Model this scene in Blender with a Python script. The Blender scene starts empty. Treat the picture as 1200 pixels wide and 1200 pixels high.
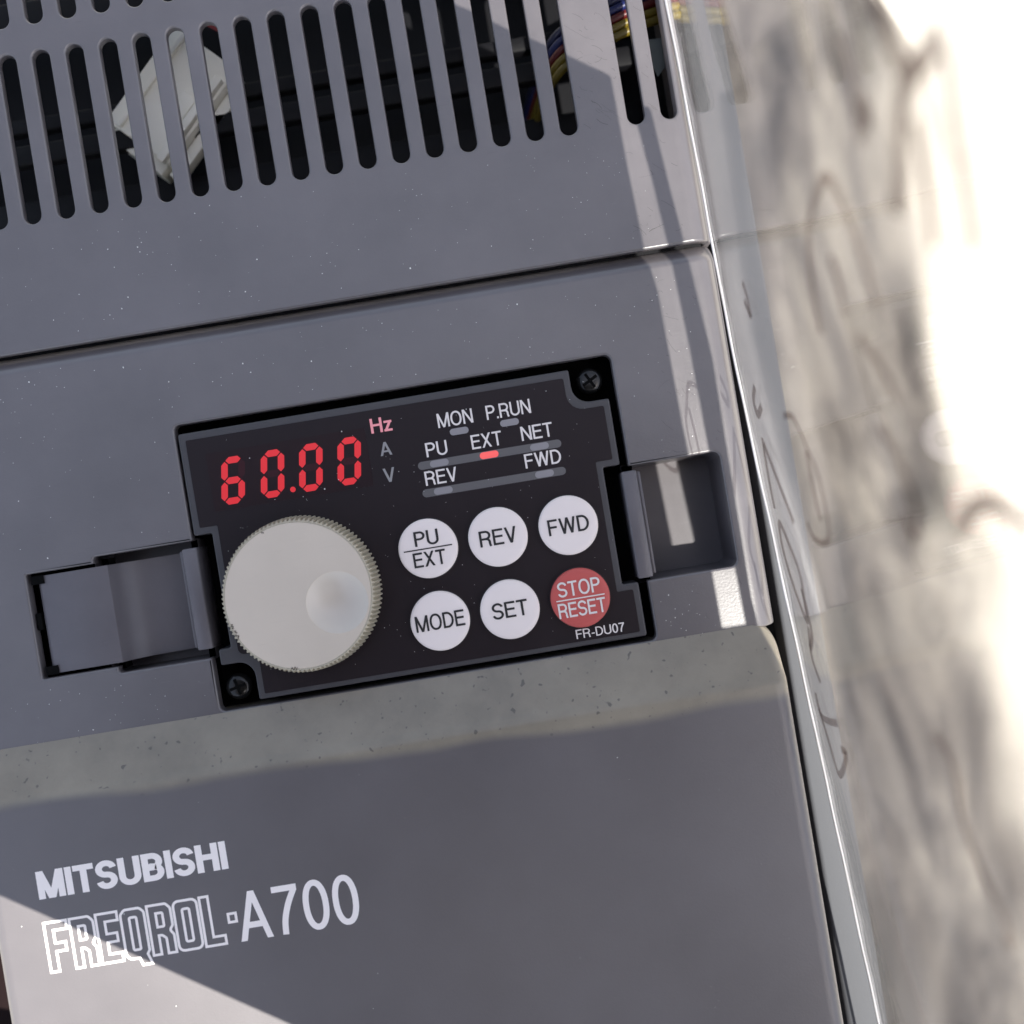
import bpy, bmesh, math, random
from mathutils import Vector, Matrix
random.seed(7)
S = bpy.context.scene
MM = 0.001
R = math.radians

# ------------------------------------------------------------------ camera, sky, sun, exposure
CAM_H = 190.0                      # mm above the drive's front (front faces up, +Z)
cam = bpy.data.cameras.new('camera'); co = bpy.data.objects.new('camera', cam); S.collection.objects.link(co)
co.location = (0, 0, CAM_H * MM); co.rotation_euler = (0, 0, R(-9.4))
cam.sensor_width = 36; cam.lens = 36; cam.clip_start = 0.005; cam.clip_end = 200
cam.dof.use_dof = True; cam.dof.focus_distance = 0.190; cam.dof.aperture_fstop = 6.5
S.camera = co

TX, TY = math.tan(R(18)), -math.tan(R(20))      # the sun stands over the drive's lower right: offset per unit height
w = bpy.data.worlds.new('World'); S.world = w; w.use_nodes = True
nt = w.node_tree; nt.nodes.clear()
sky = nt.nodes.new('ShaderNodeTexSky'); sky.sky_type = 'NISHITA'; sky.sun_disc = False
sky.sun_elevation = math.atan(1 / math.hypot(TX, TY)); sky.sun_rotation = math.atan2(TX, TY)
sky.dust_density = 2.5; sky.air_density = 1.0
bg = nt.nodes.new('ShaderNodeBackground'); bg.inputs['Strength'].default_value = 0.10
wo = nt.nodes.new('ShaderNodeOutputWorld')
hs = nt.nodes.new('ShaderNodeHueSaturation'); hs.inputs['Saturation'].default_value = 0.64   # hazy, milky sky
nt.links.new(sky.outputs[0], hs.inputs['Color']); nt.links.new(hs.outputs[0], bg.inputs[0]); nt.links.new(bg.outputs[0], wo.inputs[0])
sun = bpy.data.lights.new('sun', 'SUN'); sun.energy = 4.0; sun.angle = R(0.15); sun.color = (1.0, 0.98, 0.90)
so = bpy.data.objects.new('sun', sun); S.collection.objects.link(so)
so.rotation_euler = Vector((TX, TY, 1)).to_track_quat('Z', 'Y').to_euler(); so.location = (0.5, -0.5, 1.5)
S.view_settings.view_transform = 'Standard'; S.view_settings.look = 'None'
S.view_settings.exposure = 1.72; S.view_settings.gamma = 1.0
S.cycles.max_bounces = 10; S.cycles.transparent_max_bounces = 24
S.cycles.caustics_reflective = False; S.cycles.caustics_refractive = False

# ------------------------------------------------------------------ materials
def mat(name, col, rough=0.45, spec=0.5, metal=0.0):
    m = bpy.data.materials.new(name); m.use_nodes = True
    b = m.node_tree.nodes['Principled BSDF']
    b.inputs['Base Color'].default_value = (*col, 1); b.inputs['Roughness'].default_value = rough
    b.inputs['Specular IOR Level'].default_value = spec; b.inputs['Metallic'].default_value = metal
    return m
def N(m, t, **kw):
    n = m.node_tree.nodes.new(t)
    for k, v in kw.items():
        if k in n.inputs: n.inputs[k].default_value = v
        else: setattr(n, k, v)
    return n
def L(m, a, b): m.node_tree.links.new(a, b)
def ramp(m, fac, stops):
    r = N(m, 'ShaderNodeValToRGB'); e = r.color_ramp.elements
    while len(e) < len(stops): e.new(0.5)
    for el, (p, c) in zip(e, stops): el.position = p; el.color = (*c, 1) if len(c) == 3 else c
    L(m, fac, r.inputs[0]); return r.outputs[0]
def plastic(name, col, rough=0.42, wear=1.0, grain=0.25, spec=0.5, dirt=0.0):
    """moulded plastic: fine grain, cloudy grime, hairline scratches, optional dirt specks"""
    m = mat(name, col, rough, spec); b = m.node_tree.nodes['Principled BSDF']
    tc = N(m, 'ShaderNodeTexCoord').outputs['Object']
    def scaled(s, rz=0.0):
        mp = N(m, 'ShaderNodeMapping'); mp.inputs['Scale'].default_value = s; mp.inputs['Rotation'].default_value = (0, 0, rz)
        L(m, tc, mp.inputs[0]); return mp.outputs[0]
    cloud = N(m, 'ShaderNodeTexNoise', Scale=38.0, Detail=5.0, Roughness=0.6); L(m, tc, cloud.inputs['Vector'])
    d = tuple(c * (1 - 0.16 * wear) for c in col); u = tuple(min(1, c * (1 + 0.14 * wear)) for c in col)
    base = ramp(m, cloud.outputs[0], [(0.3, d), (0.7, u)])
    # hairline scratches, several directions
    last = base; hts = None
    for i, (ang, sc, th) in enumerate(((0.35, (60, 900, 60), 0.69), (-0.5, (50, 1100, 50), 0.67), (1.25, (70, 800, 70), 0.70), (-0.9, (45, 1300, 45), 0.69))):
        n = N(m, 'ShaderNodeTexNoise', Scale=3.0 + i, Detail=2.0, Distortion=0.25); L(m, scaled(sc, ang), n.inputs['Vector'])
        f0 = ramp(m, n.outputs[0], [(th, (0, 0, 0)), (th + 0.03, (0.5 * wear,) * 3)])
        pn = N(m, 'ShaderNodeTexNoise', Scale=55.0, Detail=2.0); L(m, scaled((1, 1, 1), 2.1 * i + .4), pn.inputs['Vector'])
        pr = ramp(m, pn.outputs[0], [(0.50, (0, 0, 0)), (0.66, (1, 1, 1))])
        fm = N(m, 'ShaderNodeMath', operation='MULTIPLY'); L(m, f0, fm.inputs[0]); L(m, pr, fm.inputs[1]); f = fm.outputs[0]
        mx = N(m, 'ShaderNodeMix', data_type='RGBA'); L(m, f, mx.inputs[0]); L(m, last, mx.inputs[6])
        mx.inputs[7].default_value = (*[c * (1.25 if i % 2 == 0 else 0.72) for c in col], 1); last = mx.outputs[2]
        if hts is None: hts = f
        else:
            ad = N(m, 'ShaderNodeMath', operation='ADD'); L(m, hts, ad.inputs[0]); L(m, f, ad.inputs[1]); hts = ad.outputs[0]
    if dirt:
        n = N(m, 'ShaderNodeTexNoise', Scale=420.0, Detail=4.0, Roughness=0.7); L(m, tc, n.inputs['Vector'])
        n2 = N(m, 'ShaderNodeTexNoise', Scale=60.0, Detail=2.0); L(m, tc, n2.inputs['Vector'])
        mu = N(m, 'ShaderNodeMath', operation='MULTIPLY'); L(m, n.outputs[0], mu.inputs[0]); L(m, n2.outputs[0], mu.inputs[1])
        f = ramp(m, mu.outputs[0], [(0.37, (0, 0, 0)), (0.44, (dirt,) * 3)])
        mx = N(m, 'ShaderNodeMix', data_type='RGBA'); L(m, f, mx.inputs[0]); L(m, last, mx.inputs[6])
        mx.inputs[7].default_value = (0.035, 0.03, 0.028, 1); last = mx.outputs[2]
    L(m, last, b.inputs['Base Color'])
    rr = N(m, 'ShaderNodeMapRange'); rr.inputs[3].default_value = rough - 0.07; rr.inputs[4].default_value = rough + 0.1
    L(m, cloud.outputs[0], rr.inputs[0]); L(m, rr.outputs[0], b.inputs['Roughness'])
    g = N(m, 'ShaderNodeTexNoise', Scale=2200.0, Detail=2.0); L(m, tc, g.inputs['Vector'])
    bp = N(m, 'ShaderNodeBump', Strength=grain, Distance=0.00006); L(m, g.outputs[0], bp.inputs['Height'])
    b2 = N(m, 'ShaderNodeBump', Strength=0.25 * min(1, wear), Distance=-0.00004); L(m, hts, b2.inputs['Height']); L(m, bp.outputs[0], b2.inputs['Normal']); L(m, b2.outputs[0], b.inputs['Normal'])
    return m
def emit(name, col, e, base=(0.05, 0.01, 0.01)):
    m = mat(name, base, 0.35); b = m.node_tree.nodes['Principled BSDF']
    b.inputs['Emission Color'].default_value = (*col, 1); b.inputs['Emission Strength'].default_value = e
    return m
GREY = (0.108, 0.097, 0.101)
M_cover = plastic('grey_cover_plastic', GREY, 0.30, spec=0.9)
M_lower = plastic('grey_terminal_cover_plastic', GREY, 0.38, 0.6, spec=0.8)
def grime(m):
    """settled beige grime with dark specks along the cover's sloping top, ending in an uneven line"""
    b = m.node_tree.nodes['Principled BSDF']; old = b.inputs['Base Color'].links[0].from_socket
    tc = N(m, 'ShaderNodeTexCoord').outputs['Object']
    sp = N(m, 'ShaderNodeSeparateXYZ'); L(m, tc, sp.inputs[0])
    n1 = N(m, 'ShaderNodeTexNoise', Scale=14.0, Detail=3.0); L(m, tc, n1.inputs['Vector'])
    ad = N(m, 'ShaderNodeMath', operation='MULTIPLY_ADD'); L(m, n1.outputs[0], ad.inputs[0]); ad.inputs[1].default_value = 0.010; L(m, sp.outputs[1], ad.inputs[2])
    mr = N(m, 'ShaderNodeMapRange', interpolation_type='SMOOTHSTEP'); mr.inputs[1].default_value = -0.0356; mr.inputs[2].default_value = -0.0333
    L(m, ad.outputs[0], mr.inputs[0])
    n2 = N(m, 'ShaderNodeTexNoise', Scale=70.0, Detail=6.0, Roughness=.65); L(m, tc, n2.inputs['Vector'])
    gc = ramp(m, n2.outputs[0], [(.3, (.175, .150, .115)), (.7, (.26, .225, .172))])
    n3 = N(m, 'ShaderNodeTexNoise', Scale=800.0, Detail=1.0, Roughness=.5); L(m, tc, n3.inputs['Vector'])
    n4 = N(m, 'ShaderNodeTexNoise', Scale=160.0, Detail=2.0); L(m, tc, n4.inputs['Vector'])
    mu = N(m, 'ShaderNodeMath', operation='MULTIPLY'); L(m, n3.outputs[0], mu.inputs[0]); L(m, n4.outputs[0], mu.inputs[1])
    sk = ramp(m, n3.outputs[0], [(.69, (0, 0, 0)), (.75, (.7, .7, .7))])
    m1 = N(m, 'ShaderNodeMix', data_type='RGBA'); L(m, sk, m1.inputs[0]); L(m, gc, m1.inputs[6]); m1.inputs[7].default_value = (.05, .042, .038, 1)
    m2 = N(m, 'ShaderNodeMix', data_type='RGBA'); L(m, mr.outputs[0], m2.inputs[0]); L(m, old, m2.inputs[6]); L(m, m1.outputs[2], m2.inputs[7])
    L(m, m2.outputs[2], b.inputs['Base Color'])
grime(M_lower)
M_tab = plastic('grey_latch_plastic', (0.115, 0.105, 0.114), 0.36)
M_bezel = plastic('dark_grey_bezel_plastic', (0.048, 0.045, 0.049), 0.42, 0.6)
M_face = plastic('black_face_film', (0.015, 0.010, 0.012), 0.42, 0.2, 0.05, 0.22)
M_black = mat('black_interior', (0.004, 0.004, 0.004), 0.8, 0.05)
M_dark = mat('dark_chassis', (0.006, 0.006, 0.008), 0.6, 0.2)
M_print = mat('white_print', (0.72, 0.66, 0.63), 0.5)
M_printw = mat('bright_white_print', (0.88, 0.81, 0.78), 0.5)
M_printd = mat('black_print', (0.012, 0.011, 0.012), 0.5)
M_printg = mat('grey_print', (0.26, 0.25, 0.25), 0.5)
M_bar = mat('grey_bar_print', (0.105, 0.098, 0.10), 0.45)
M_led = mat('unlit_lamp_window', (0.25, 0.235, 0.245), 0.4)
M_ledon = emit('lit_red_lamp', (1.0, 0.10, 0.09), 0.20, (0.4, 0.08, 0.08))
M_hz = emit('lit_pink_lettering', (1.0, 0.25, 0.30), 0.10, (0.45, 0.22, 0.24))
M_seg = emit('lit_red_segment', (1.0, 0.022, 0.036), 0.19)
M_off = mat('unlit_segment', (0.040, 0.010, 0.014), 0.5, .2)
M_win = mat('display_window', (0.016, 0.007, 0.009), 0.42, .22)
M_btn = plastic('white_key_plastic', (0.82, 0.725, 0.685), 0.5, 0.2, 0.1)
M_red = plastic('red_key_plastic', (0.50, 0.085, 0.075), 0.5, 0.25, 0.1)
M_dial = plastic('beige_dial_plastic', (0.60, 0.515, 0.425), 0.42, 0.35, 0.12)
M_knurl = plastic('olive_beige_knurl', (0.42, 0.375, 0.29), 0.40, 0.4, 0.1)
M_screw = mat('black_screw_steel', (0.006, 0.006, 0.006), 0.2, 0.45)
M_conn = plastic('white_connector_nylon', (0.80, 0.78, 0.71), 0.45, 0.5, 0.1)
M_board = mat('added_shade_card', (0.05, 0.042, 0.040), 0.8, 0.2)

# ------------------------------------------------------------------ mesh helpers (all in mm)
def link(o, parent=None):
    S.collection.objects.link(o)
    if parent: o.parent = parent
    return o
def obj(name, verts, faces, m, parent=None, smooth=False):
    me = bpy.data.meshes.new(name)
    me.from_pydata([(v[0] * MM, v[1] * MM, v[2] * MM) for v in verts], [], faces)
    me.materials.append(m)
    if smooth: me.shade_smooth()
    me.update()
    return link(bpy.data.objects.new(name, me), parent)
def tag(o, label, cat=None, group=None, kind=None):
    o['label'] = label
    if cat: o['category'] = cat
    if group: o['group'] = group
    if kind: o['kind'] = kind
    return o
def rpoly(pts, seg=6):
    """pts: (x, y, radius) -> polygon with rounded corners"""
    out = []; n = len(pts)
    for i, p in enumerate(pts):
        r = p[2] if len(p) > 2 else 0
        P = Vector(p[:2]); A = Vector(pts[i - 1][:2]); B = Vector(pts[(i + 1) % n][:2])
        if r <= 0: out.append(tuple(P)); continue
        a = (A - P).normalized(); b = (B - P).normalized(); ang = a.angle(b)
        t = min(r / math.tan(ang / 2), (A - P).length * .49, (B - P).length * .49); r2 = t * math.tan(ang / 2)
        c = P + (a + b).normalized() * (r2 / math.sin(ang / 2)); s = P + a * t; e = P + b * t
        a0 = math.atan2(*(s - c).yx); a1 = math.atan2(*(e - c).yx); d = (a1 - a0 + math.pi) % (2 * math.pi) - math.pi
        for k in range(seg + 1):
            q = a0 + d * k / seg; out.append((c.x + r2 * math.cos(q), c.y + r2 * math.sin(q)))
    return out
def rect(x0, y0, x1, y1, r=0): return rpoly([(x0, y0, r), (x1, y0, r), (x1, y1, r), (x0, y1, r)])
def circle(x, y, r, n=48): return [(x + r * math.cos(2 * math.pi * k / n), y + r * math.sin(2 * math.pi * k / n)) for k in range(n)]
def plate_mesh(name, loops, ztop, thick, bev=0.0, bres=2):
    """flat plate with holes: outline and hole loops filled, extruded and edge-rounded; top face at ztop"""
    cu = bpy.data.curves.new(name, 'CURVE'); cu.dimensions = '2D'; cu.fill_mode = 'BOTH'
    for lp in loops:
        sp = cu.splines.new('POLY'); sp.points.add(len(lp) - 1); sp.use_cyclic_u = True
        for q, p in zip(sp.points, lp): q.co = (p[0] * MM, p[1] * MM, 0, 1)
    cu.extrude = (thick / 2 - bev) * MM; cu.bevel_depth = bev * MM; cu.bevel_resolution = bres; cu.offset = -bev * MM
    t = bpy.data.objects.new(name, cu); S.collection.objects.link(t)
    dg = bpy.context.evaluated_depsgraph_get(); me = bpy.data.meshes.new_from_object(t.evaluated_get(dg)); me.name = name
    bpy.data.objects.remove(t); bpy.data.curves.remove(cu)
    me.transform(Matrix.Translation((0, 0, (ztop - thick / 2) * MM)))
    me.materials.clear(); bm = bmesh.new(); bm.from_mesh(me)
    bmesh.ops.remove_doubles(bm, verts=bm.verts, dist=2e-6); bm.to_mesh(me); bm.free()
    for p in me.polygons: p.material_index = 0
    return me
def autosmooth(me, deg=40):
    bm = bmesh.new(); bm.from_mesh(me)
    for f in bm.faces: f.smooth = True
    for e in bm.edges: e.smooth = not (len(e.link_faces) == 2 and e.calc_face_angle(0) > R(deg))
    bm.to_mesh(me); bm.free()
def weighted(o):
    md = o.modifiers.new('weighted_normal', 'WEIGHTED_NORMAL'); md.keep_sharp = True; md.weight = 100
    return o
def plate(name, loops, ztop, thick, m, parent=None, bev=0.0, bres=2):
    me = plate_mesh(name, loops, ztop, thick, bev, bres); me.materials.append(m)
    autosmooth(me)
    return weighted(link(bpy.data.objects.new(name, me), parent))
def boxmesh(x0, y0, z0, x1, y1, z1):
    v = [(x0, y0, z0), (x1, y0, z0), (x1, y1, z0), (x0, y1, z0), (x0, y0, z1), (x1, y0, z1), (x1, y1, z1), (x0, y1, z1)]
    return v, [(0, 3, 2, 1), (4, 5, 6, 7), (0, 1, 5, 4), (1, 2, 6, 5), (2, 3, 7, 6), (3, 0, 4, 7)]
def bevelled_box(name, x0, y0, z0, x1, y1, z1, m, parent=None, bev=0.3, seg=2):
    v, f = boxmesh(x0, y0, z0, x1, y1, z1)
    o = obj(name, v, f, m, parent); bm = bmesh.new(); bm.from_mesh(o.data)
    bmesh.ops.bevel(bm, geom=bm.edges[:], offset=bev * MM, segments=seg, profile=0.5, affect='EDGES')
    bm.to_mesh(o.data); bm.free(); autosmooth(o.data, 50); return o
def pocket(name, loop, ztop, zbot, m, parent, taper=0.0):
    """open-topped tray: walls and floor seen from inside"""
    n = len(loop); cx = sum(p[0] for p in loop) / n; cy = sum(p[1] for p in loop) / n
    zb = zbot if callable(zbot) else (lambda x, y: zbot)
    lo = [(p[0] + (cx - p[0]) * taper, p[1] + (cy - p[1]) * taper) for p in loop]
    v = [(p[0], p[1], ztop) for p in loop] + [(p[0], p[1], zb(*p)) for p in lo]
    f = [(i, (i + 1) % n, n + (i + 1) % n, n + i) for i in range(n)] + [tuple(range(n, 2 * n))]
    return obj(name, v, f, m, parent)
def ribbon(pts, wd, z, V, F, closed=False):
    """flat ribbon of width wd along pts appended to V, F"""
    n = len(pts); base = len(V)
    for i, p in enumerate(pts):
        a = Vector(pts[i - 1] if (i > 0 or closed) else p); b = Vector(pts[(i + 1) % n] if (i < n - 1 or closed) else p)
        P = Vector(p); d1 = (P - a); d2 = (b - P)
        d1 = d1.normalized() if d1.length > 1e-9 else d2.normalized(); d2 = d2.normalized() if d2.length > 1e-9 else d1
        t = (d1 + d2)
        t = t.normalized() if t.length > 1e-6 else d1
        nn = Vector((-t.y, t.x)); k = min(1.6, 1 / max(0.3, nn.dot(Vector((-d1.y, d1.x)))))
        for s in (1, -1): q = P + nn * (s * wd / 2 * k); V.append((q.x, q.y, z))
    for i in range(n if closed else n - 1):
        j = (i + 1) % n
        F.append((base + 2 * i, base + 2 * i + 1, base + 2 * j + 1, base + 2 * j))
def spline(pts, sub=6, closed=False):
    out = []; n = len(pts); g = (lambda i: pts[i % n]) if closed else (lambda i: pts[max(0, min(n - 1, i))])
    for i in range(n if closed else n - 1):
        p0, p1, p2, p3 = (Vector(g(i + k)) for k in (-1, 0, 1, 2))
        for s in range(sub):
            t = s / sub
            out.append(tuple(0.5 * ((2 * p1) + (p2 - p0) * t + (2 * p0 - 5 * p1 + 4 * p2 - p3) * t * t + (3 * p1 - p0 - 3 * p2 + p3) * t ** 3)))
    if not closed: out.append(tuple(pts[-1]))
    return out
def arc(cx, cy, rx, ry, a0, a1, n=12): return [(cx + rx * math.cos(R(a0 + (a1 - a0) * k / n)), cy + ry * math.sin(R(a0 + (a1 - a0) * k / n))) for k in range(n + 1)]

# a grotesque sans drawn with strokes; cap height 1, stroke width w
def glyph(ch, w):
    h = w / 2; st = []   # ('r', pts, closed) ribbons, ('d', x0, y0, x1, y1) diagonals with level ends
    def v(x, y0=0, y1=1): st.append(('r', [(x, y0), (x, y1)], False))
    def hz(y, x0, x1): st.append(('r', [(x0, y), (x1, y)], False))
    if ch == 'I': v(h); W = w
    elif ch == 'E': W = .60; v(h); hz(1 - h, w, W); hz(.53, w, W - .04); hz(h, w, W)
    elif ch == 'F': W = .56; v(h); hz(1 - h, w, W); hz(.51, w, W - .05)
    elif ch == 'T': W = .62; v(W / 2, 0, 1 - w); hz(1 - h, 0, W)
    elif ch == 'H': W = .68; v(h); v(W - h); hz(.53, w, W - w)
    elif ch == 'N': W = .68; v(h); v(W - h); st.append(('d', h * 1.1, 1, W - h * 1.1, 0))
    elif ch == 'M': W = .82; v(h); v(W - h); st.append(('d', h * 1.1, 1, W / 2, 0)); st.append(('d', W - h * 1.1, 1, W / 2, 0))
    elif ch == 'V': W = .66; st.append(('d', h * 1.05, 1, W / 2, 0)); st.append(('d', W - h * 1.05, 1, W / 2, 0))
    elif ch == 'W': W = .96; st += [('d', h * 1.05, 1, .26, 0), ('d', .48, 1, .26, 0), ('d', .48, 1, .70, 0), ('d', W - h * 1.05, 1, .70, 0)]
    elif ch == 'X': W = .66; st += [('d', h * 1.2, 1, W - h * 1.2, 0), ('d', W - h * 1.2, 1, h * 1.2, 0)]
    elif ch == 'A': W = .68; st += [('d', h * 1.05, 0, W / 2, 1), ('d', W - h * 1.05, 0, W / 2, 1)]; hz(.31, .16, W - .16)
    elif ch == 'z': W = .48; hz(.72 - h, .02, W); hz(h, 0, W); st.append(('d', W - h * 1.4, .72 - w * .6, h * 1.4, w * .6))
    elif ch == '7': W = .52; hz(1 - h, 0, W); st.append(('r', spline([(W - h * .8, 1 - w * .7), (.31, .62), (.20, .30), (.17, 0)]), False))
    elif ch == '-': W = .32; hz(.36, 0.02, W - .02)
    elif ch == '.': W = w * 1.1; st.append(('r', [(W / 2, 0), (W / 2, w * 1.1)], False))
    elif ch in 'O0':
        W = .76 if ch == 'O' else .53
        pts = []
        for k in range(40):
            a = 2 * math.pi * k / 40; c, s = math.cos(a), math.sin(a); e = .92
            pts.append((W / 2 + (W / 2 - h) * math.copysign(abs(c) ** e, c), .5 + (.515 - h) * math.copysign(abs(s) ** e, s)))
        st.append(('r', pts, True))
    elif ch == 'U': W = .67; r = W / 2 - h; st.append(('r', [(h, 1)] + arc(W / 2, r + h - .01, r, r, 180, 360) + [(W - h, 1)], False))
    elif ch == 'D': W = .68; rx = .34; v(h); st.append(('r', [(w, 1 - h), (W - h - rx, 1 - h)] + arc(W - h - rx, .5, rx, .5 - h, 90, -90, 18) + [(w, h)], False))
    elif ch in 'PRB':
        W = {'P': .62, 'R': .67, 'B': .65}[ch]; v(h)
        xr = W - h - (.02 if ch != 'P' else 0); ry = (1 - h - .48) / 2
        st.append(('r', [(w, 1 - h), (xr - ry, 1 - h)] + arc(xr - ry, .48 + ry, ry, ry, 90, -90) + [(w * .8, .48)], False))
        if ch == 'R': st.append(('r', spline([(.30, .48), (.46, .45), (.55, .33), (.56, .16), (.60, 0)]), False))
        if ch == 'B':
            ry = (.52 - h) / 2; st.append(('r', [(w, .516), (W - h - ry, .516)] + arc(W - h - ry, h + ry, ry, ry, 90, -90) + [(w, h)], False))
    elif ch == 'S':
        W = .64; ry = (1.02 - w) / 4; rx = W / 2 - h; p = arc(W / 2, 1.01 - h - ry, rx, ry, 8, 268, 22) + arc(W / 2, h - .01 + ry, rx, ry, 88, -172, 22)
        st.append(('r', [(x + .02 * (y - .5), y) for x, y in p], False))
    else: W = .3
    return W, st
SP = .085
TIGHT = .045
def text_width(s, w, sp=SP): return sum(glyph(c, w)[0] + sp for c in s) - sp
def lettering(name, s, x, y, cap, m, parent, z, w=.13, width=None, align='l', sp=SP):
    """s with its baseline start (or centre) at x, y; cap height in mm"""
    V, F = [], []; tot = text_width(s, w, sp); sx = cap if width is None else width / tot
    if align == 'c': x = x - tot * sx / 2
    px = 0; zi = 0
    for c in s:
        W, st = glyph(c, w)
        for q in st:
            zz = z + 0.0025 * (zi % 8); zi += 1; vs, fs = [], []
            if q[0] == 'r': ribbon(q[1], w, 0, vs, fs, q[2])
            else:
                _, x0, y0, x1, y1 = q; k = w / 2 * math.hypot(x1 - x0, y1 - y0) / abs(y1 - y0)
                vs = [(x0 - k, y0, 0), (x0 + k, y0, 0), (x1 + k, y1, 0), (x1 - k, y1, 0)]; fs = [(0, 1, 2, 3)]
            b = len(V); V += [(x + (px + a[0]) * sx, y + a[1] * cap, zz) for a in vs]; F += [tuple(b + i for i in f) for f in fs]
        px += W + sp
    o = obj(name, V, F, m, parent)
    bm = bmesh.new(); bm.from_mesh(o.data)
    for f in bm.faces:
        if f.normal.z < 0: f.normal_flip()
    bm.to_mesh(o.data); bm.free(); return o

# ------------------------------------------------------------------ setting: the ground
def ground_mat():
    m = mat('pale_concrete', (0.32, 0.29, 0.25), 0.9, 0.2); b = m.node_tree.nodes['Principled BSDF']
    tc = N(m, 'ShaderNodeTexCoord').outputs['Object']
    a = N(m, 'ShaderNodeTexNoise', Scale=9.0, Detail=8.0, Roughness=0.7, Distortion=0.6); L(m, tc, a.inputs['Vector'])
    c = ramp(m, a.outputs[0], [(0.32, (0.40, 0.37, 0.32)), (0.52, (0.48, 0.45, 0.40)), (0.7, (0.55, 0.52, 0.47))])
    L(m, c, b.inputs['Base Color'])
    bp = N(m, 'ShaderNodeBump', Strength=0.4, Distance=0.002); L(m, a.outputs[0], bp.inputs['Height']); L(m, bp.outputs[0], b.inputs['Normal'])
    return m
GZ = -150.0
g = obj('ground', [(-40000, -40000, GZ), (40000, -40000, GZ), (40000, 40000, GZ), (-40000, 40000, GZ)], [(0, 1, 2, 3)], ground_mat())
g['kind'] = 'structure'; g['label'] = 'pale sunlit concrete ground'

def mat_mat():
    m = mat('mottled_cloth', (0.2, 0.17, 0.15), 0.95, 0.1); b = m.node_tree.nodes['Principled BSDF']
    tc = N(m, 'ShaderNodeTexCoord').outputs['Object']
    mp = N(m, 'ShaderNodeMapping'); mp.inputs['Scale'].default_value = (1.15, .34, 1); L(m, tc, mp.inputs[0])
    a = N(m, 'ShaderNodeTexNoise', Scale=30.0, Detail=6.0, Roughness=.65, Distortion=.7); L(m, mp.outputs[0], a.inputs['Vector'])
    c1 = ramp(m, a.outputs[0], [(.36, (.012, .010, .009)), (.45, (.048, .041, .037)), (.54, (.098, .086, .076)), (.66, (.19, .17, .145))])
    # overexposed brightness painted into the cloth: its colour fades to cream towards the edge
    sp = N(m, 'ShaderNodeSeparateXYZ'); L(m, tc, sp.inputs[0])
    n2 = N(m, 'ShaderNodeTexNoise', Scale=22.0, Detail=4.0, Distortion=1.0); L(m, mp.outputs[0], n2.inputs['Vector'])
    ad = N(m, 'ShaderNodeMath', operation='MULTIPLY_ADD'); L(m, n2.outputs[0], ad.inputs[0]); ad.inputs[1].default_value = .06; L(m, sp.outputs[0], ad.inputs[2])
    mr = N(m, 'ShaderNodeMapRange', interpolation_type='SMOOTHSTEP'); mr.inputs[1].default_value = .165; mr.inputs[2].default_value = .20; L(m, ad.outputs[0], mr.inputs[0])
    mm = N(m, 'ShaderNodeMix', data_type='RGBA'); L(m, mr.outputs[0], mm.inputs[0]); L(m, c1, mm.inputs[6]); mm.inputs[7].default_value = (.47, .43, .37, 1); c = mm.outputs[2]
    L(m, c, b.inputs['Base Color'])
    bp = N(m, 'ShaderNodeBump', Strength=.5, Distance=.002); L(m, a.outputs[0], bp.inputs['Height']); L(m, bp.outputs[0], b.inputs['Normal']); return m
cl = [(-260, -330), (190, -330)] + [(163 + 7 * math.sin(k * .9) + 4 * math.sin(k * 2.3 + 1) - 12 * max(0, k - 10) / 10, -300 + 600 * k / 24) for k in range(25)] + [(150, 330), (-260, 330)]
gm = plate('ground_cloth', [cl], GZ, 2.5, mat_mat(), None, .6, 2); tag(gm, 'mottled brown and beige cloth under the drive, blurred behind the clear sheet', 'cloth')
g.location.z = -2.6 * MM

# ------------------------------------------------------------------ the drive
drive = link(bpy.data.objects.new('inverter_drive', None)); drive.location = (-30 * MM, 0, GZ * MM); drive.empty_display_size = .02
tag(drive, 'grey plastic inverter drive lying on its back, 60.00 lit in red on its panel', 'inverter drive')
INV = Matrix.Translation((30 * MM, 0, -GZ * MM))
def part(o): return o
XS, RB = 41.0, 4.5                      # the covers turn down over the right side: start of the bend, radius
def bend(me):
    bm = bmesh.new(); bm.from_mesh(me)
    for k in range(0, 12):
        geom = bm.verts[:] + bm.edges[:] + bm.faces[:]
        bmesh.ops.bisect_plane(bm, geom=geom, plane_co=((XS + RB * math.pi / 2 * k / 11) * MM, 0, 0), plane_no=(1, 0, 0), dist=1e-7)
    for v in bm.verts:
        x, z = v.co.x / MM, v.co.z / MM
        if x > XS:
            th = (x - XS) / RB; r = RB + z
            if th <= math.pi / 2: v.co.x = (XS + r * math.sin(th)) * MM; v.co.z = (-RB + r * math.cos(th)) * MM
            else: v.co.x = (XS + r) * MM; v.co.z = (-RB - (x - XS - RB * math.pi / 2)) * MM
    bm.to_mesh(me); bm.free(); return me
FLAT_R = XS + RB * math.pi / 2 + 10
XL = -104.6
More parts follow.
